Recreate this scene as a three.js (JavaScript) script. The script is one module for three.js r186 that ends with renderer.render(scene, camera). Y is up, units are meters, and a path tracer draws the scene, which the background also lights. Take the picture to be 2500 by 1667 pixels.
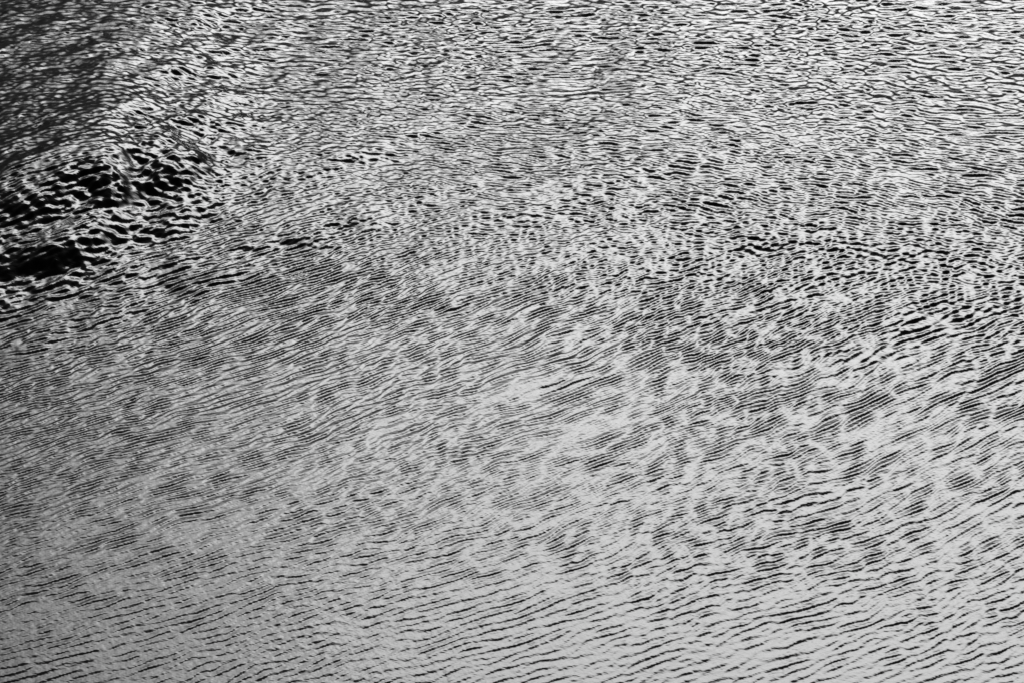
import * as THREE from 'three';
import { createNoise2D } from 'simplex-noise';

// ---------------------------------------------------------------- camera, sky, sun, exposure
const clamp = THREE.MathUtils.clamp;
const scene = new THREE.Scene();
const EYE = 28.4;                                              // metres above the water
const camera = new THREE.PerspectiveCamera(14, 1024 / 682, 0.5, 20000);
camera.position.set(0, EYE, 0);
camera.rotation.set(THREE.MathUtils.degToRad(-27), 0, 0);
scene.add(camera);

const renderer = new THREE.WebGLRenderer({ antialias: true });
renderer.setSize(1024, 682);
renderer.toneMapping = THREE.LinearToneMapping;
renderer.toneMappingExposure = 0.31;
renderer.shadowMap.enabled = true;

// a veiled sun ahead and to the right: a broad, pale glow in a dark sky
const SUN_AZ = THREE.MathUtils.degToRad(9), SUN_EL = THREE.MathUtils.degToRad(31);
const sunDir = new THREE.Vector3(Math.sin(SUN_AZ) * Math.cos(SUN_EL), Math.sin(SUN_EL), -Math.cos(SUN_AZ) * Math.cos(SUN_EL));
{
  const w = 1024, h = 512, data = new Float32Array(w * h * 4), d = new THREE.Vector3();
  for (let j = 0; j < h; j++) for (let i = 0; i < w; i++) {
    const phi = ((i + 0.5) / w - 0.5) * 2 * Math.PI, el = ((j + 0.5) / h - 0.5) * Math.PI;
    d.set(Math.cos(el) * Math.cos(phi), Math.sin(el), Math.cos(el) * Math.sin(phi));
    let az = Math.atan2(d.x, -d.z) - SUN_AZ; az = Math.atan2(Math.sin(az), Math.cos(az));
    const across = az * Math.cos(el) * 180 / Math.PI, up = (el - SUN_EL) * 180 / Math.PI;
    const glow = Math.exp(-Math.pow((across / 19) ** 2 + (up < 0 ? (up / 10.8) ** 2 : (up / 8.8) ** 4), 1.5));
    const haze = Math.exp(-((across / 26) ** 2 + (up / 20) ** 2));
    const L = 0.05 + 30 * glow + 1.2 * haze;
    data.set([L, L, L, 1], (j * w + i) * 4);
  }
  const sky = new THREE.DataTexture(data, w, h, THREE.RGBAFormat, THREE.FloatType);
  sky.mapping = THREE.EquirectangularReflectionMapping;
  sky.magFilter = THREE.LinearFilter; sky.minFilter = THREE.LinearFilter;
  sky.needsUpdate = true;
  scene.background = sky; scene.environment = sky;
}
const sun = new THREE.DirectionalLight(0xffffff, 0.5);
sun.position.copy(sunDir).multiplyScalar(200).add(new THREE.Vector3(0, 0, -58));
sun.target.position.set(0, 0, -58);
sun.castShadow = true;
sun.shadow.radius = 45;
sun.shadow.mapSize.set(2048, 2048);
Object.assign(sun.shadow.camera, { left: -40, right: 40, top: 40, bottom: -40, near: 1, far: 500 });
scene.add(sun, sun.target);

// ---------------------------------------------------------------- the long waves: read from the photograph, laid out in metres
// rows run away from the shore (d = distance ahead), columns from left to right
const swellMap = {
 x0: -20, dx: 2, nx: 21, d0: 36, dd: 2.5, nd: 22,
 tilt: [
  0, 0, 0, 0, 0, 0, 0, 0, 0, 0, -0, -0, -0, -0, -0, -0, -0, -0, -0, -0, -0,
  0, 0, 0, 0, 0, 0, 0, 0, 0, 0, -0, -0, -0, -0, -0, -0, -0, -0, -0, -0, -0,
  0, 0, 0, 0, 0.003, 0.008, 0.008, 0.004, 0.004, 0.001, -0, -0.002, -0.008, -0.009, -0.013, -0.011, -0.001, -0, -0, -0, -0,
  0, 0, 0, 0.001, 0.009, 0.01, 0.009, 0.005, 0.005, 0.001, -0, -0.002, -0.01, -0.01, -0.014, -0.015, -0.01, -0, -0, -0, -0,
  0, 0, 0, 0, 0, 0, 0, 0, 0, -0.004, -0.005, -0.006, -0.014, -0.015, -0.019, -0.019, -0.016, -0.001, -0, -0, -0,
  -0, -0, -0, -0.002, -0.004, -0.004, -0.005, -0.006, -0.006, -0.01, -0.011, -0.011, -0.016, -0.017, -0.017, -0.017, -0.015, -0.002, -0, -0, -0,
  -0, -0, -0.001, -0.008, -0.009, -0.01, -0.012, -0.015, -0.015, -0.019, -0.02, -0.019, -0.019, -0.019, -0.016, -0.014, -0.013, -0.007, -0, -0, -0,
  -0, -0, -0, -0.001, -0.002, -0.003, -0.012, -0.015, -0.017, -0.019, -0.019, -0.019, -0.015, -0.007, -0.001, 0.004, 0.005, 0.004, 0, 0, 0,
  -0, 0, 0, 0, 0.002, 0.003, -0.008, -0.014, -0.015, -0.013, -0.011, -0.009, 0, 0.01, 0.014, 0.022, 0.023, 0.021, 0.004, 0, 0,
  0, 0, 0.001, 0.008, 0.013, 0.014, 0.011, 0.007, 0.004, 0.001, 0.007, 0.016, 0.02, 0.029, 0.032, 0.036, 0.036, 0.034, 0.015, 0, 0,
  0, 0, 0.003, 0.016, 0.02, 0.02, 0.014, 0.01, 0.009, 0.011, 0.018, 0.023, 0.027, 0.033, 0.037, 0.037, 0.037, 0.035, 0.02, 0.001, 0,
  -0, -0, 0.001, 0.012, 0.019, 0.018, 0.011, 0.008, 0.008, 0.013, 0.015, 0.019, 0.024, 0.026, 0.03, 0.029, 0.028, 0.027, 0.021, 0.002, 0,
  -0, -0.005, -0.008, -0.007, -0.005, -0.008, -0.011, -0.01, -0.008, 0, 0.002, 0.006, 0.014, 0.015, 0.02, 0.022, 0.019, 0.018, 0.016, 0.005, 0,
  -0.002, -0.01, -0.013, -0.014, -0.018, -0.022, -0.026, -0.024, -0.022, -0.02, -0.017, -0.013, -0.006, -0.005, -0.002, 0.002, -0.002, -0.003, -0.002, -0.001, -0,
  -0.007, -0.019, -0.022, -0.023, -0.028, -0.034, -0.039, -0.039, -0.036, -0.037, -0.036, -0.033, -0.029, -0.029, -0.028, -0.029, -0.031, -0.031, -0.03, -0.02, -0.002,
  -0.017, -0.032, -0.034, -0.036, -0.039, -0.044, -0.049, -0.051, -0.051, -0.048, -0.046, -0.045, -0.042, -0.042, -0.041, -0.041, -0.042, -0.042, -0.041, -0.031, -0.005,
  -0.043, -0.061, -0.063, -0.063, -0.061, -0.06, -0.06, -0.059, -0.059, -0.057, -0.056, -0.055, -0.054, -0.055, -0.055, -0.053, -0.055, -0.055, -0.054, -0.046, -0.014,
  -0.062, -0.074, -0.076, -0.073, -0.069, -0.066, -0.064, -0.061, -0.06, -0.059, -0.059, -0.058, -0.058, -0.058, -0.058, -0.057, -0.058, -0.058, -0.058, -0.053, -0.027,
  -0.062, -0.075, -0.076, -0.073, -0.069, -0.066, -0.063, -0.061, -0.059, -0.058, -0.058, -0.057, -0.056, -0.058, -0.058, -0.056, -0.056, -0.058, -0.057, -0.052, -0.028,
  -0.048, -0.067, -0.07, -0.068, -0.064, -0.061, -0.059, -0.057, -0.055, -0.054, -0.054, -0.051, -0.048, -0.052, -0.052, -0.047, -0.048, -0.052, -0.052, -0.043, -0.018,
  -0.019, -0.037, -0.045, -0.044, -0.042, -0.04, -0.039, -0.037, -0.035, -0.033, -0.033, -0.027, -0.022, -0.029, -0.03, -0.022, -0.02, -0.029, -0.03, -0.019, -0.006,
  -0.003, -0.006, -0.008, -0.008, -0.008, -0.007, -0.007, -0.007, -0.006, -0.006, -0.005, -0.004, -0.003, -0.004, -0.005, -0.003, -0.002, -0.004, -0.005, -0.003, -0.001],
 wind: [
  0, 0, 0, 0, 0, 0, 0, 0, 0, 0, 0, 0, 0, 0, 0, 0, 0, 0, 0, 0, 0,
  0, 0, 0, 0, 0, 0, 0, 0, 0, 0, 0, 0, 0, 0, 0, 0, 0, 0, 0, 0, 0,
  0, 0, 0, 0, 0, 0, 0, 0, 0, 0, 0, 0, 0, 0, 0, 0, 0, 0, 0, 0, 0,
  0, 0, 0, 0, 0, 0, 0, 0, 0, 0, 0, 0, 0, 0, 0, 0, 0, 0, 0, 0, 0,
  0, 0, 0, 0, 0, 0, 0, 0, 0, 0, 0, 0, 0, 0, 0, 0, 0, 0, 0, 0, 0,
  0, 0, 0, 0, 0, 0, 0, 0, 0, 0, 0, 0, 0, 0, 0, 0, 0, 0, 0, 0, 0,
  0, 0, 0, 0, 0, 0, 0, 0, 0, 0, 0, 0, 0, 0, 0, 0, 0, 0, 0, 0, 0,
  0, 0, 0, 0, 0, 0, 0, 0, 0, 0, 0, 0.003, 0.029, 0.045, 0.043, 0.042, 0.042, 0.038, 0.017, 0.001, 0,
  0, 0, 0, 0, 0, 0, 0.001, 0.003, 0.008, 0.013, 0.015, 0.036, 0.107, 0.137, 0.192, 0.265, 0.282, 0.272, 0.186, 0.022, 0,
  0, 0.006, 0.024, 0.028, 0.029, 0.034, 0.049, 0.06, 0.088, 0.173, 0.202, 0.266, 0.488, 0.579, 0.681, 0.844, 0.896, 0.884, 0.745, 0.206, 0.007,
  0.004, 0.055, 0.113, 0.125, 0.13, 0.156, 0.216, 0.255, 0.368, 0.615, 0.679, 0.733, 0.958, 1.071, 1.121, 1.206, 1.241, 1.23, 1.124, 0.543, 0.037,
  0.022, 0.173, 0.271, 0.289, 0.302, 0.354, 0.448, 0.5, 0.635, 0.904, 0.973, 1.009, 1.159, 1.243, 1.255, 1.263, 1.268, 1.256, 1.181, 0.754, 0.097,
  0.093, 0.41, 0.543, 0.569, 0.589, 0.66, 0.763, 0.809, 0.9, 1.071, 1.117, 1.129, 1.184, 1.224, 1.23, 1.229, 1.23, 1.221, 1.17, 0.884, 0.201,
  0.22, 0.637, 0.772, 0.801, 0.822, 0.881, 0.951, 0.978, 1.032, 1.133, 1.161, 1.156, 1.146, 1.154, 1.156, 1.155, 1.156, 1.15, 1.112, 0.917, 0.317,
  0.409, 0.782, 0.875, 0.898, 0.918, 0.973, 1.027, 1.047, 1.094, 1.175, 1.197, 1.189, 1.164, 1.159, 1.161, 1.16, 1.161, 1.157, 1.133, 1.013, 0.529,
  0.592, 0.885, 0.952, 0.97, 0.995, 1.052, 1.1, 1.12, 1.181, 1.273, 1.298, 1.294, 1.284, 1.291, 1.295, 1.294, 1.294, 1.292, 1.273, 1.185, 0.794,
  0.676, 0.909, 0.965, 0.984, 1.012, 1.071, 1.112, 1.131, 1.196, 1.289, 1.314, 1.309, 1.3, 1.311, 1.318, 1.317, 1.318, 1.317, 1.3, 1.226, 0.912,
  0.416, 0.739, 0.869, 0.91, 0.94, 0.994, 1.029, 1.026, 1.06, 1.165, 1.207, 1.183, 1.147, 1.187, 1.217, 1.215, 1.215, 1.216, 1.17, 0.997, 0.561,
  0.061, 0.18, 0.307, 0.363, 0.369, 0.394, 0.406, 0.351, 0.32, 0.403, 0.462, 0.409, 0.345, 0.405, 0.479, 0.478, 0.473, 0.483, 0.413, 0.243, 0.083,
  0.002, 0.006, 0.01, 0.012, 0.012, 0.013, 0.013, 0.01, 0.009, 0.012, 0.015, 0.012, 0.01, 0.012, 0.015, 0.016, 0.015, 0.016, 0.013, 0.008, 0.003,
  0, 0, 0, 0, 0, 0, 0, 0, 0, 0, 0, 0, 0, 0, 0, 0, 0, 0, 0, 0, 0,
  0, 0, 0, 0, 0, 0, 0, 0, 0, 0, 0, 0, 0, 0, 0, 0, 0, 0, 0, 0, 0],
 wake: [
  0.5, 0.5, 0.5, 0.5, 0.5, 0.5, 0.5, 0.5, 0.5, 0.5, 0.5, 0.5, 0.5, 0.5, 0.5, 0.5, 0.5, 0.5, 0.5, 0.5, 0.5,
  0.5, 0.5, 0.5, 0.5, 0.5, 0.5, 0.5, 0.5, 0.5, 0.5, 0.5, 0.5, 0.5, 0.5, 0.5, 0.5, 0.5, 0.5, 0.5, 0.5, 0.5,
  0.5, 0.5, 0.5, 0.5, 0.497, 0.489, 0.488, 0.496, 0.502, 0.531, 0.554, 0.579, 0.661, 0.691, 0.732, 0.69, 0.546, 0.501, 0.5, 0.5, 0.5,
  0.5, 0.5, 0.5, 0.495, 0.483, 0.481, 0.484, 0.496, 0.505, 0.554, 0.58, 0.628, 0.736, 0.768, 0.826, 0.839, 0.803, 0.582, 0.501, 0.5, 0.5,
  0.5, 0.5, 0.503, 0.567, 0.636, 0.645, 0.646, 0.646, 0.653, 0.715, 0.746, 0.82, 1.011, 1.045, 1.074, 1.082, 1.046, 0.769, 0.51, 0.5, 0.5,
  0.5, 0.5, 0.504, 0.567, 0.655, 0.674, 0.669, 0.66, 0.662, 0.706, 0.733, 0.785, 0.955, 0.997, 1.021, 1.033, 0.975, 0.705, 0.511, 0.5, 0.5,
  0.5, 0.501, 0.56, 0.712, 0.742, 0.743, 0.725, 0.703, 0.702, 0.726, 0.739, 0.79, 0.949, 0.988, 1.017, 1.038, 1.033, 0.966, 0.632, 0.503, 0.5,
  0.5, 0.507, 0.628, 0.758, 0.778, 0.777, 0.756, 0.736, 0.729, 0.719, 0.719, 0.76, 0.918, 0.973, 1.022, 1.067, 1.07, 1.028, 0.755, 0.513, 0.5,
  0.501, 0.544, 0.823, 0.944, 0.959, 0.958, 0.944, 0.933, 0.912, 0.842, 0.825, 0.883, 1.083, 1.143, 1.159, 1.177, 1.178, 1.151, 0.954, 0.556, 0.501,
  0.504, 0.626, 0.946, 1.026, 1.039, 1.051, 1.083, 1.099, 1.061, 0.946, 0.917, 0.932, 0.999, 1.015, 0.965, 0.875, 0.843, 0.831, 0.779, 0.578, 0.503,
  0.51, 0.653, 0.859, 0.903, 0.914, 0.94, 0.997, 1.014, 0.9, 0.67, 0.62, 0.595, 0.513, 0.474, 0.437, 0.366, 0.335, 0.332, 0.346, 0.426, 0.495,
  0.518, 0.644, 0.729, 0.744, 0.748, 0.753, 0.762, 0.752, 0.621, 0.354, 0.288, 0.261, 0.167, 0.119, 0.106, 0.084, 0.072, 0.074, 0.099, 0.244, 0.467,
  0.516, 0.569, 0.591, 0.593, 0.585, 0.541, 0.476, 0.441, 0.339, 0.165, 0.122, 0.108, 0.056, 0.022, 0.017, 0.015, 0.013, 0.016, 0.036, 0.149, 0.42,
  0.449, 0.351, 0.32, 0.314, 0.316, 0.331, 0.369, 0.353, 0.169, 0.055, 0.038, 0.04, 0.044, 0.035, 0.024, 0.015, 0.01, 0.012, 0.028, 0.111, 0.366,
  0.36, 0.233, 0.201, 0.195, 0.195, 0.202, 0.229, 0.168, 0.04, 0.015, 0.011, 0.014, 0.034, 0.099, 0.057, 0.019, 0.01, 0.011, 0.021, 0.071, 0.276,
  0.269, 0.155, 0.129, 0.124, 0.124, 0.133, 0.164, 0.122, 0.033, 0.013, 0.01, 0.013, 0.032, 0.102, 0.07, 0.022, 0.011, 0.01, 0.017, 0.05, 0.199,
  0.23, 0.137, 0.115, 0.111, 0.113, 0.126, 0.171, 0.126, 0.038, 0.016, 0.012, 0.016, 0.037, 0.114, 0.096, 0.031, 0.015, 0.012, 0.018, 0.045, 0.162,
  0.334, 0.205, 0.154, 0.143, 0.155, 0.207, 0.32, 0.285, 0.133, 0.068, 0.053, 0.068, 0.132, 0.28, 0.282, 0.134, 0.068, 0.053, 0.067, 0.131, 0.292,
  0.475, 0.428, 0.379, 0.366, 0.397, 0.45, 0.483, 0.475, 0.424, 0.359, 0.331, 0.359, 0.424, 0.475, 0.48, 0.438, 0.371, 0.332, 0.349, 0.41, 0.469,
  0.499, 0.498, 0.496, 0.496, 0.497, 0.499, 0.5, 0.499, 0.498, 0.496, 0.495, 0.496, 0.498, 0.499, 0.5, 0.499, 0.497, 0.495, 0.495, 0.497, 0.499,
  0.5, 0.5, 0.5, 0.5, 0.5, 0.5, 0.5, 0.5, 0.5, 0.5, 0.5, 0.5, 0.5, 0.5, 0.5, 0.5, 0.5, 0.5, 0.5, 0.5, 0.5,
  0.5, 0.5, 0.5, 0.5, 0.5, 0.5, 0.5, 0.5, 0.5, 0.5, 0.5, 0.5, 0.5, 0.5, 0.5, 0.5, 0.5, 0.5, 0.5, 0.5, 0.5],
 chop: [
  0.3, 0.3, 0.3, 0.3, 0.3, 0.3, 0.3, 0.3, 0.3, 0.3, 0.3, 0.3, 0.3, 0.3, 0.3, 0.3, 0.3, 0.3, 0.3, 0.3, 0.3,
  0.3, 0.3, 0.3, 0.3, 0.3, 0.3, 0.301, 0.3, 0.3, 0.3, 0.301, 0.3, 0.3, 0.3, 0.299, 0.3, 0.3, 0.3, 0.3, 0.3, 0.3,
  0.3, 0.3, 0.3, 0.303, 0.333, 0.371, 0.378, 0.361, 0.334, 0.366, 0.378, 0.366, 0.308, 0.24, 0.222, 0.229, 0.267, 0.297, 0.3, 0.3, 0.3,
  0.3, 0.3, 0.303, 0.348, 0.391, 0.397, 0.398, 0.394, 0.387, 0.396, 0.398, 0.395, 0.337, 0.21, 0.203, 0.203, 0.209, 0.252, 0.297, 0.3, 0.3,
  0.3, 0.3, 0.307, 0.36, 0.39, 0.394, 0.394, 0.388, 0.379, 0.388, 0.39, 0.388, 0.343, 0.213, 0.201, 0.201, 0.206, 0.237, 0.292, 0.3, 0.3,
  0.3, 0.3, 0.309, 0.339, 0.351, 0.353, 0.352, 0.343, 0.282, 0.266, 0.265, 0.266, 0.256, 0.179, 0.162, 0.16, 0.165, 0.196, 0.276, 0.299, 0.3,
  0.3, 0.302, 0.326, 0.349, 0.354, 0.355, 0.355, 0.345, 0.272, 0.253, 0.251, 0.251, 0.242, 0.175, 0.159, 0.158, 0.159, 0.17, 0.229, 0.294, 0.3,
  0.301, 0.318, 0.436, 0.532, 0.554, 0.563, 0.558, 0.493, 0.386, 0.286, 0.246, 0.233, 0.228, 0.218, 0.201, 0.197, 0.196, 0.201, 0.228, 0.287, 0.3,
  0.311, 0.493, 0.927, 1.07, 1.093, 1.066, 0.911, 0.663, 0.504, 0.378, 0.245, 0.219, 0.235, 0.275, 0.274, 0.26, 0.254, 0.254, 0.259, 0.284, 0.299,
  0.389, 1.02, 1.508, 1.592, 1.575, 1.467, 1.213, 0.887, 0.635, 0.456, 0.301, 0.259, 0.274, 0.313, 0.326, 0.317, 0.31, 0.307, 0.306, 0.303, 0.3,
  0.638, 1.667, 2.074, 2.118, 2.049, 1.864, 1.552, 1.152, 0.769, 0.528, 0.382, 0.326, 0.321, 0.334, 0.344, 0.345, 0.343, 0.341, 0.337, 0.322, 0.303,
  0.976, 1.931, 2.186, 2.21, 2.149, 1.988, 1.705, 1.293, 0.85, 0.577, 0.451, 0.388, 0.36, 0.353, 0.367, 0.395, 0.417, 0.424, 0.414, 0.369, 0.314,
  1.161, 1.774, 1.911, 1.929, 1.891, 1.757, 1.503, 1.191, 0.866, 0.637, 0.553, 0.505, 0.451, 0.413, 0.449, 0.487, 0.498, 0.5, 0.492, 0.458, 0.365,
  1.165, 1.515, 1.591, 1.597, 1.55, 1.407, 1.199, 1.027, 0.849, 0.692, 0.638, 0.618, 0.589, 0.535, 0.527, 0.539, 0.542, 0.542, 0.538, 0.519, 0.443,
  1.194, 1.42, 1.468, 1.463, 1.406, 1.269, 1.124, 1.026, 0.902, 0.776, 0.732, 0.72, 0.705, 0.654, 0.615, 0.622, 0.625, 0.625, 0.621, 0.606, 0.541,
  1.302, 1.465, 1.499, 1.487, 1.421, 1.291, 1.174, 1.096, 0.982, 0.866, 0.825, 0.815, 0.801, 0.751, 0.703, 0.712, 0.716, 0.717, 0.713, 0.7, 0.643,
  1.37, 1.504, 1.532, 1.515, 1.439, 1.311, 1.207, 1.133, 1.02, 0.91, 0.873, 0.861, 0.846, 0.794, 0.742, 0.755, 0.763, 0.764, 0.761, 0.748, 0.697,
  1.355, 1.497, 1.529, 1.508, 1.425, 1.3, 1.206, 1.133, 1.019, 0.918, 0.883, 0.87, 0.848, 0.783, 0.728, 0.757, 0.772, 0.776, 0.772, 0.756, 0.702,
  1.239, 1.426, 1.479, 1.46, 1.374, 1.257, 1.172, 1.096, 0.984, 0.895, 0.865, 0.847, 0.808, 0.712, 0.652, 0.714, 0.75, 0.761, 0.757, 0.733, 0.66,
  0.979, 1.224, 1.321, 1.316, 1.235, 1.136, 1.061, 0.98, 0.876, 0.813, 0.792, 0.764, 0.692, 0.563, 0.503, 0.59, 0.668, 0.698, 0.695, 0.655, 0.56,
  0.628, 0.83, 0.945, 0.957, 0.903, 0.841, 0.785, 0.71, 0.638, 0.614, 0.608, 0.572, 0.493, 0.402, 0.368, 0.416, 0.492, 0.54, 0.544, 0.502, 0.426,
  0.397, 0.47, 0.519, 0.525, 0.506, 0.485, 0.461, 0.428, 0.404, 0.401, 0.401, 0.384, 0.352, 0.324, 0.314, 0.325, 0.35, 0.374, 0.38, 0.364, 0.337],
 swell: [
  0.3, 0.3, 0.3, 0.3, 0.301, 0.303, 0.305, 0.304, 0.302, 0.301, 0.3, 0.301, 0.302, 0.304, 0.305, 0.303, 0.301, 0.3, 0.3, 0.3, 0.3,
  0.3, 0.301, 0.309, 0.343, 0.4, 0.437, 0.446, 0.427, 0.367, 0.316, 0.305, 0.316, 0.367, 0.427, 0.446, 0.437, 0.4, 0.343, 0.309, 0.301, 0.3,
  0.302, 0.323, 0.398, 0.463, 0.485, 0.49, 0.488, 0.464, 0.387, 0.321, 0.307, 0.321, 0.387, 0.465, 0.489, 0.492, 0.487, 0.465, 0.398, 0.323, 0.302,
  0.311, 0.367, 0.441, 0.469, 0.477, 0.478, 0.474, 0.448, 0.379, 0.325, 0.314, 0.325, 0.381, 0.462, 0.494, 0.5, 0.498, 0.489, 0.454, 0.369, 0.311,
  0.319, 0.373, 0.413, 0.425, 0.429, 0.429, 0.426, 0.409, 0.37, 0.343, 0.338, 0.348, 0.396, 0.486, 0.535, 0.546, 0.545, 0.536, 0.503, 0.415, 0.327,
  0.331, 0.38, 0.407, 0.416, 0.418, 0.419, 0.416, 0.403, 0.376, 0.359, 0.357, 0.374, 0.438, 0.535, 0.581, 0.592, 0.592, 0.586, 0.565, 0.497, 0.376,
  0.376, 0.454, 0.492, 0.504, 0.508, 0.509, 0.507, 0.497, 0.476, 0.463, 0.462, 0.48, 0.537, 0.608, 0.638, 0.646, 0.645, 0.64, 0.621, 0.562, 0.433,
  0.462, 0.543, 0.573, 0.583, 0.586, 0.588, 0.591, 0.603, 0.632, 0.654, 0.664, 0.674, 0.707, 0.761, 0.793, 0.803, 0.803, 0.797, 0.777, 0.716, 0.565,
  0.526, 0.596, 0.622, 0.63, 0.634, 0.636, 0.643, 0.665, 0.696, 0.713, 0.72, 0.729, 0.759, 0.817, 0.86, 0.875, 0.877, 0.874, 0.861, 0.822, 0.711,
  0.659, 0.739, 0.769, 0.779, 0.783, 0.784, 0.783, 0.784, 0.787, 0.791, 0.793, 0.797, 0.813, 0.846, 0.875, 0.886, 0.888, 0.886, 0.877, 0.851, 0.776,
  0.83, 0.897, 0.922, 0.931, 0.934, 0.932, 0.924, 0.91, 0.899, 0.896, 0.895, 0.894, 0.891, 0.888, 0.889, 0.89, 0.89, 0.888, 0.881, 0.862, 0.811,
  0.896, 0.943, 0.96, 0.967, 0.969, 0.967, 0.962, 0.956, 0.952, 0.952, 0.952, 0.948, 0.935, 0.914, 0.896, 0.89, 0.888, 0.885, 0.88, 0.866, 0.828,
  0.88, 0.915, 0.93, 0.935, 0.937, 0.936, 0.935, 0.936, 0.941, 0.945, 0.946, 0.942, 0.929, 0.905, 0.885, 0.876, 0.874, 0.871, 0.866, 0.854, 0.822,
  0.799, 0.824, 0.834, 0.838, 0.84, 0.841, 0.846, 0.859, 0.874, 0.883, 0.885, 0.883, 0.874, 0.859, 0.846, 0.841, 0.839, 0.838, 0.833, 0.823, 0.798,
  0.722, 0.737, 0.743, 0.746, 0.747, 0.751, 0.763, 0.787, 0.809, 0.82, 0.824, 0.823, 0.819, 0.813, 0.808, 0.808, 0.808, 0.807, 0.804, 0.798, 0.781,
  0.693, 0.702, 0.706, 0.708, 0.71, 0.716, 0.732, 0.76, 0.783, 0.795, 0.799, 0.799, 0.797, 0.795, 0.794, 0.795, 0.796, 0.795, 0.794, 0.789, 0.778,
  0.685, 0.692, 0.695, 0.697, 0.7, 0.707, 0.725, 0.753, 0.776, 0.787, 0.791, 0.792, 0.79, 0.788, 0.788, 0.79, 0.791, 0.791, 0.79, 0.786, 0.778,
  0.68, 0.687, 0.69, 0.693, 0.695, 0.703, 0.722, 0.749, 0.771, 0.783, 0.787, 0.787, 0.785, 0.783, 0.783, 0.785, 0.787, 0.788, 0.786, 0.783, 0.774,
  0.672, 0.68, 0.684, 0.687, 0.689, 0.697, 0.715, 0.742, 0.764, 0.775, 0.779, 0.779, 0.777, 0.773, 0.773, 0.776, 0.779, 0.78, 0.779, 0.775, 0.764,
  0.654, 0.666, 0.672, 0.674, 0.676, 0.682, 0.699, 0.724, 0.747, 0.759, 0.764, 0.763, 0.758, 0.753, 0.751, 0.756, 0.762, 0.765, 0.764, 0.757, 0.743,
  0.62, 0.636, 0.644, 0.646, 0.646, 0.648, 0.661, 0.685, 0.709, 0.724, 0.73, 0.727, 0.719, 0.709, 0.706, 0.713, 0.723, 0.729, 0.729, 0.72, 0.7,
  0.557, 0.578, 0.588, 0.588, 0.583, 0.579, 0.587, 0.608, 0.634, 0.652, 0.66, 0.655, 0.642, 0.627, 0.621, 0.63, 0.646, 0.657, 0.658, 0.647, 0.621],
};
// faces of the wake's longer waves: centre x, distance d, crest heading (x, d), half length, half width, slope
const wakeFaces = [
  [-12.79, 61.06, 0.793, 0.609, 5.33, 1.77, 0.171],
  [-12.79, 57.69, 0.764, 0.646, 4.93, 0.98, 0.187],
  [-9.44, 63.73, 0.707, 0.707, 3.90, 0.80, 0.094],
  [-9.36, 60.59, 0.743, 0.670, 3.61, 0.69, 0.072],
  [-9.78, 58.56, 0.750, 0.661, 2.81, 0.53, 0.066],
  [-10.21, 56.22, 0.857, 0.515, 2.22, 0.42, 0.055],
  [-6.22, 64.49, 0.758, 0.652, 3.66, 0.62, 0.055],
  [-3.20, 66.87, 0.799, 0.602, 3.25, 0.52, 0.033],
  [-5.44, 60.82, 0.737, 0.676, 2.60, 0.52, 0.066],
  [-7.69, 58.78, 0.777, 0.630, 2.17, 0.38, 0.044],
  [-2.55, 63.23, 0.850, 0.527, 2.74, 0.51, 0.033],
  [2.57, 63.98, 0.857, 0.515, 3.93, 0.74, 0.044],
  [4.36, 68.54, 0.742, 0.670, 3.33, 0.51, 0.05],
  [7.41, 60.82, 0.917, -0.398, 4.28, 0.96, 0.028],
  [3.90, 59.90, 0.840, 0.543, 3.01, 0.48, 0.044],
  [9.33, 56.63, 0.738, 0.675, 3.39, 0.46, 0.05],
  [7.19, 58.56, 0.763, 0.647, 3.18, 0.50, 0.033],
  [-1.43, 58.12, 0.800, 0.600, 1.79, 0.31, 0.044],
  [0.90, 53.83, 0.792, 0.611, 1.18, 0.21, 0.066],
  [6.68, 49.18, 0.880, 0.475, 1.74, 0.23, 0.055],
  [7.52, 73.66, 0.936, 0.352, 3.79, 0.66, 0.033],
  [12.37, 75.29, 0.969, -0.247, 2.93, 0.64, 0.033],
  [-2.70, 67.70, 0.797, 0.604, 3.81, 0.62, 0.028],
];

function faceSlope(x, d) {
  let s = 0;
  for (const [cx, cd, ux, ud, l, w, k] of wakeFaces) {
    const a = ((x - cx) * ux + (d - cd) * ud) / l, b = ((d - cd) * ux - (x - cx) * ud) / w, r = a * a + b * b;
    if (r < 4) s += k * Math.exp(-r * r);
  }
  return s;
}
let seed = 20240611;
const rnd = () => { seed = (seed + 0x6D2B79F5) | 0; let t = Math.imul(seed ^ (seed >>> 15), 1 | seed); t = (t + Math.imul(t ^ (t >>> 7), 61 | t)) ^ t; return ((t ^ (t >>> 14)) >>> 0) / 4294967296; };
const gauss = () => Math.sqrt(-2 * Math.log(1 - rnd())) * Math.cos(2 * Math.PI * rnd());
const noiseA = createNoise2D(rnd), noiseB = createNoise2D(rnd), noiseC = createNoise2D(rnd);

const smooth = (a, b, v) => { const t = clamp((v - a) / (b - a), 0, 1); return t * t * (3 - 2 * t); };
function bspline(t) { const u = 1 - t; return [u * u * u / 6, (3 * t * t * t - 6 * t * t + 4) / 6, (-3 * t * t * t + 3 * t * t + 3 * t + 1) / 6, t * t * t / 6]; }
function sample(map, x, d, grid = swellMap) {
  const { x0, dx, nx, d0, dd, nd } = grid;
  const fx = clamp((x - x0) / dx, 0, nx - 1.001), fd = clamp((d - d0) / dd, 0, nd - 1.001);
  const ix = Math.floor(fx), id = Math.floor(fd), wx = bspline(fx - ix), wd = bspline(fd - id);
  let s = 0;
  for (let j = 0; j < 4; j++) { const row = clamp(id + j - 1, 0, nd - 1) * nx; let r = 0; for (let i = 0; i < 4; i++) r += wx[i] * map[row + clamp(ix + i - 1, 0, nx - 1)]; s += wd[j] * r; }
  return s;
}

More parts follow.
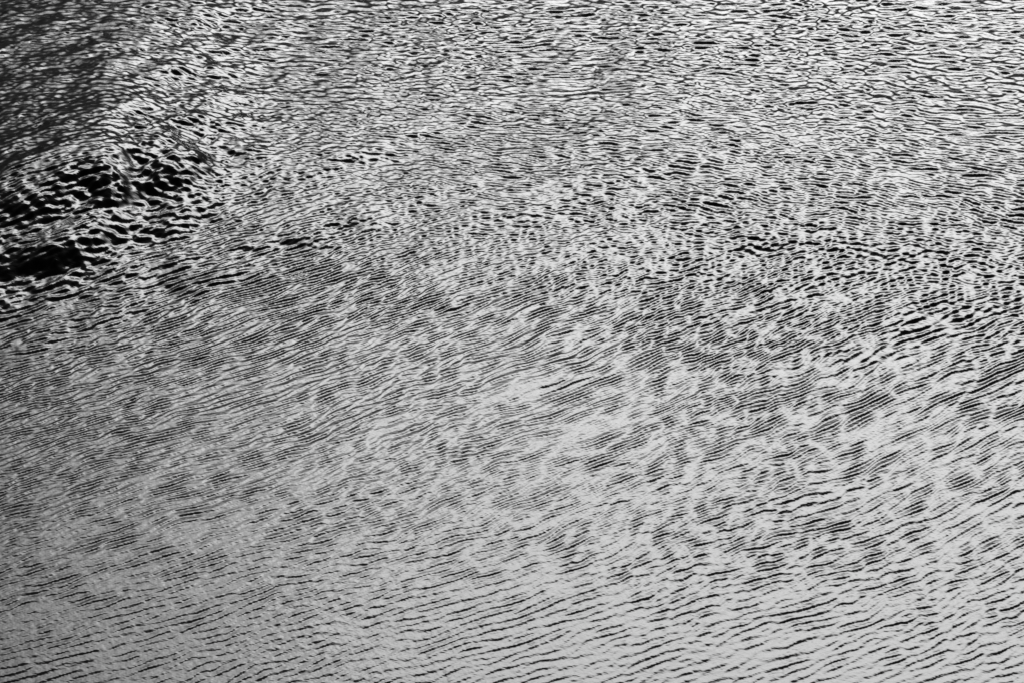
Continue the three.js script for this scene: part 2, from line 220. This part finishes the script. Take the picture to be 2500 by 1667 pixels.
// a train of short-crested waves: many sines round one wavelength and heading, in coordinates along (q) and across (p) the crests
const TABLE = 16384, sines = new Float32Array(TABLE + 1);
for (let i = 0; i <= TABLE; i++) sines[i] = Math.sin(i / TABLE * 2 * Math.PI);
function train(n, band, spread, even) {
  const kp = new Float64Array(n), kq = new Float64Array(n), am = new Float64Array(n), ph = new Float64Array(n);
  let s2 = 0;
  for (let i = 0; i < n; i++) {
    const k = Math.exp(clamp(gauss(), -2, 1.5) * band), a = gauss() * spread;
    kp[i] = k * Math.cos(a); kq[i] = k * Math.sin(a); ph[i] = rnd();
    am[i] = (0.6 + 0.8 * rnd()) / k;
    s2 += am[i] ** 2;
  }
  for (let i = 0; i < n; i++) am[i] /= Math.sqrt(s2);
  // height in units of wavelength / 2 pi, for a slope of about 1 at the steepest; "even" evens out the wave groups, "lean" steepens the near face
  return (p, q, lean = 0) => {
    let re = 0, im = 0;
    for (let i = 0; i < n; i++) {
      let t = kp[i] * p + kq[i] * q + ph[i]; t -= Math.floor(t);
      const c = (t * TABLE) | 0;
      re += am[i] * sines[c]; im += am[i] * sines[(c + TABLE / 4) & (TABLE - 1)];
    }
    const e2 = re * re + im * im + 0.02, g = Math.pow(e2, -0.5 * even);
    return re * g + lean * 2 * re * im / e2 * Math.min(1, Math.sqrt(e2));
  };
}
const windTrain = train(64, 0.26, 0.31, 0.5);
const wakeTrain = train(64, 0.20, 0.27, 0.5);
const chopTrain = train(48, 0.40, 0.80, 0);
const swellTrain = train(24, 0.30, 0.25, 0);
const CHOP = 0.06, SWELL = 0.015, CAPILLARY = 0.027, LEAN = 0.28;

// wavelength grows from a quarter of a metre near the shore to a metre far out; waveCount is the number of waves up to d
const wavelength = (d) => 0.25 * Math.exp(0.00040 * Math.pow(clamp(d - 42, 0, 48), 2));
const waveCount = (() => {
  const step = 0.05, t = [0];
  for (let d = 0; d < 140; d += step) t.push(t[t.length - 1] + step / wavelength(d + step / 2));
  return (d) => { const f = clamp(d, 0, 139) / step, i = Math.floor(f); return t[i] + (t[i + 1] - t[i]) * (f - i); };
})();
const steepness = (d) => 0.112 + 0.0060 * clamp(d - 42, -6, 45);
function ripples(x, d, wind, wake, chop, swell) {
  const lam = wavelength(d), P = waveCount(d), S = steepness(d), m = lam / (2 * Math.PI);
  const wx = 0.7 * noiseA(x / 9, d / 14), wd = 0.22 * noiseB(x / 8, d / 12) + 0.07 * noiseB(x / 1.7 + 9, d / 2.2);
  const gust = 1 + 0.14 * noiseC(x / 3.0, d / 3.6) + 0.17 * noiseA(x / 0.9 + 40, d / 1.1);
  let h = 0;
  // wind ripples: crests square to the view far out, swinging down to the right near the wake
  if (wind > 0.02) h += wind * windTrain(P + ((x - 9) * windTurn(d) + wd) / lam, (x + wx) / lam, LEAN);
  // wake ripples: crests run away to the right
  if (wake > 0.02) { const s = wakeTurn(d); h += wake * wakeTrain(P + (-(x + 4) * s + wd) / lam, (x + wx) / lam, LEAN); }
  return gust * S * m * h
    + chop * CHOP * 0.8 * m * chopTrain((0.8 * P + 0.6 * x / lam) / 0.8, (0.8 * x / lam - 0.6 * P) / 0.8)
    + swell * SWELL * 0.28 * swellTrain((d - 0.75 * x) * 0.8 / 1.75, (x + 0.75 * d) * 0.8 / 1.75);
}
const windTurn = (d) => 0.06 + 0.40 * (1 - smooth(52, 80, d));
const wakeTurn = (d) => 0.60 + 0.18 * smooth(43, 60, d);

// the long waves as heights: each face rises away from the viewer, its back falls away gently; edges ragged by the chop
const longWaves = (() => {
  const g = { x0: -26, dx: 0.4, nx: 131, d0: 30, dd: 0.3, nd: 280 }, h = new Float32Array(g.nx * g.nd);
  for (let i = 0; i < g.nx; i++) for (let j = 1; j < g.nd; j++) {
    const x = g.x0 + i * g.dx, d = g.d0 + j * g.dd;
    h[j * g.nx + i] = (h[(j - 1) * g.nx + i] + (sample(swellMap.tilt, x, d) + faceSlope(x, d)) * g.dd) * Math.exp(-g.dd / 14);
  }
  return (x, d) => sample(h, x + 0.6 * noiseC(x / 2.1, d / 2.4 + 3) + 0.12 * noiseA(x / 0.45, d / 0.5), d + 0.4 * noiseA(x / 1.9, d / 2.6 + 7) + 0.15 * noiseB(x / 0.5, d / 0.6), g);
})();

// ---------------------------------------------------------------- water: one sheet to the horizon, finely divided where it is looked at
const rows = [], cols = [];
{
  const NR = 860, v0 = 1 / 39, v1 = 1 / 84;
  for (let i = 0; i < NR; i++) rows.push(1 / (v0 + (v1 - v0) * i / (NR - 1)));
  let s = rows[NR - 1] - rows[NR - 2], d = rows[NR - 1];
  while (d < 9000) { s *= 1.18; d += s; rows.push(d); }
  s = rows[1] - rows[0]; d = rows[0];
  while (d > -3000) { s *= 1.25; d -= s; rows.unshift(d); }
  const NC = 1420;
  for (let i = 0; i < NC; i++) cols.push(-0.215 + 0.43 * i / (NC - 1));
  s = 0.43 / (NC - 1); let c = 0.215;
  const extra = [];
  while (c < 40) { s *= 1.25; c += s; extra.push(c); }
  cols.push(...extra); cols.unshift(...extra.map((e) => -e).reverse());
}
const nr = rows.length, nc = cols.length, N = nr * nc;
const pos = new Float32Array(N * 3), nor = new Float32Array(N * 3), uv = new Float32Array(N * 2);
for (let j = 0; j < nr; j++) {
  const d = rows[j], reach = Math.hypot(d, EYE);
  const inD = smooth(30, 38, d) * (1 - smooth(86, 110, d));
  for (let i = 0; i < nc; i++) {
    const x = cols[i] * reach, inX = 1 - smooth(0.23, 0.34, Math.abs(cols[i]));
    let y = 0;
    if (inD > 0 && inX > 0) {
      y = inD * inX * longWaves(x, d) + inD * inX * ripples(x, d, sample(swellMap.wind, x, d), sample(swellMap.wake, x, d), sample(swellMap.chop, x, d), sample(swellMap.swell, x, d));
    }
    const n = j * nc + i;
    pos[3 * n] = x; pos[3 * n + 1] = y; pos[3 * n + 2] = -d;
    uv[2 * n] = x / 4; uv[2 * n + 1] = d / 4;
  }
}
const index = new Uint32Array((nr - 1) * (nc - 1) * 6);
{
  let k = 0;
  for (let j = 0; j < nr - 1; j++) for (let i = 0; i < nc - 1; i++) {
    const a = j * nc + i, b = a + 1, c = a + nc, e = c + 1;
    index[k++] = a; index[k++] = b; index[k++] = e; index[k++] = a; index[k++] = e; index[k++] = c;
  }
}
const geometry = new THREE.BufferGeometry();
geometry.setAttribute('position', new THREE.BufferAttribute(pos, 3));
geometry.setAttribute('uv', new THREE.BufferAttribute(uv, 2));
geometry.setIndex(new THREE.BufferAttribute(index, 1));
geometry.computeVertexNormals();

// capillary ripples, a few centimetres long: fine relief on a 4 m tile
const capillary = (() => {
  const n = 1024, tile = 4, m = 70, data = new Float32Array(n * n * 4), hgt = new Float32Array(n * n);
  const waves = [];
  for (let i = 0; i < m; i++) {
    const lambda = 0.045 * Math.exp(rnd() * 1.35), a = gauss() * 0.75 + 0.25;
    const u = Math.round(Math.sin(a) * tile / lambda), v = Math.round(Math.cos(a) * tile / lambda), k = Math.hypot(u, v);
    waves.push([u, v, rnd(), 1 / k]);
  }
  let s2 = 0;
  for (const [u, v, , a] of waves) s2 += 0.5 * (a * 2 * Math.PI * Math.hypot(u, v) / tile) ** 2;
  const g = CAPILLARY / Math.sqrt(s2);
  for (let j = 0; j < n; j++) for (let i = 0; i < n; i++) {
    let h = 0;
    for (const [u, v, p, a] of waves) { const t = (u * i + v * j) / n + p; h += a * sines[((t - Math.floor(t)) * TABLE) | 0]; }
    hgt[j * n + i] = h * g;
  }
  for (let q = 0; q < n * n; q++) { const h = 0.5 + hgt[q] / 0.05; data[4 * q] = data[4 * q + 1] = data[4 * q + 2] = h; data[4 * q + 3] = 1; }
  const t = new THREE.DataTexture(data, n, n, THREE.RGBAFormat, THREE.FloatType);
  t.wrapS = t.wrapT = THREE.RepeatWrapping; t.magFilter = THREE.LinearFilter; t.needsUpdate = true;
  return t;
})();
const waterMaterial = new THREE.MeshPhysicalMaterial({ color: new THREE.Color().setRGB(0.003, 0.003, 0.003), roughness: 0.03, metalness: 0, ior: 1.333, bumpMap: capillary, bumpScale: 0.05 });
const water = new THREE.Mesh(geometry, waterMaterial);
water.name = 'water';
water.castShadow = true; water.receiveShadow = true;
water.userData = { kind: 'structure', label: 'dark rippled open water mirroring a pale sky, crossed by a wake', category: 'water' };
scene.add(water);
console.log('vertices', N, 'triangles', index.length / 3);

renderer.render(scene, camera);
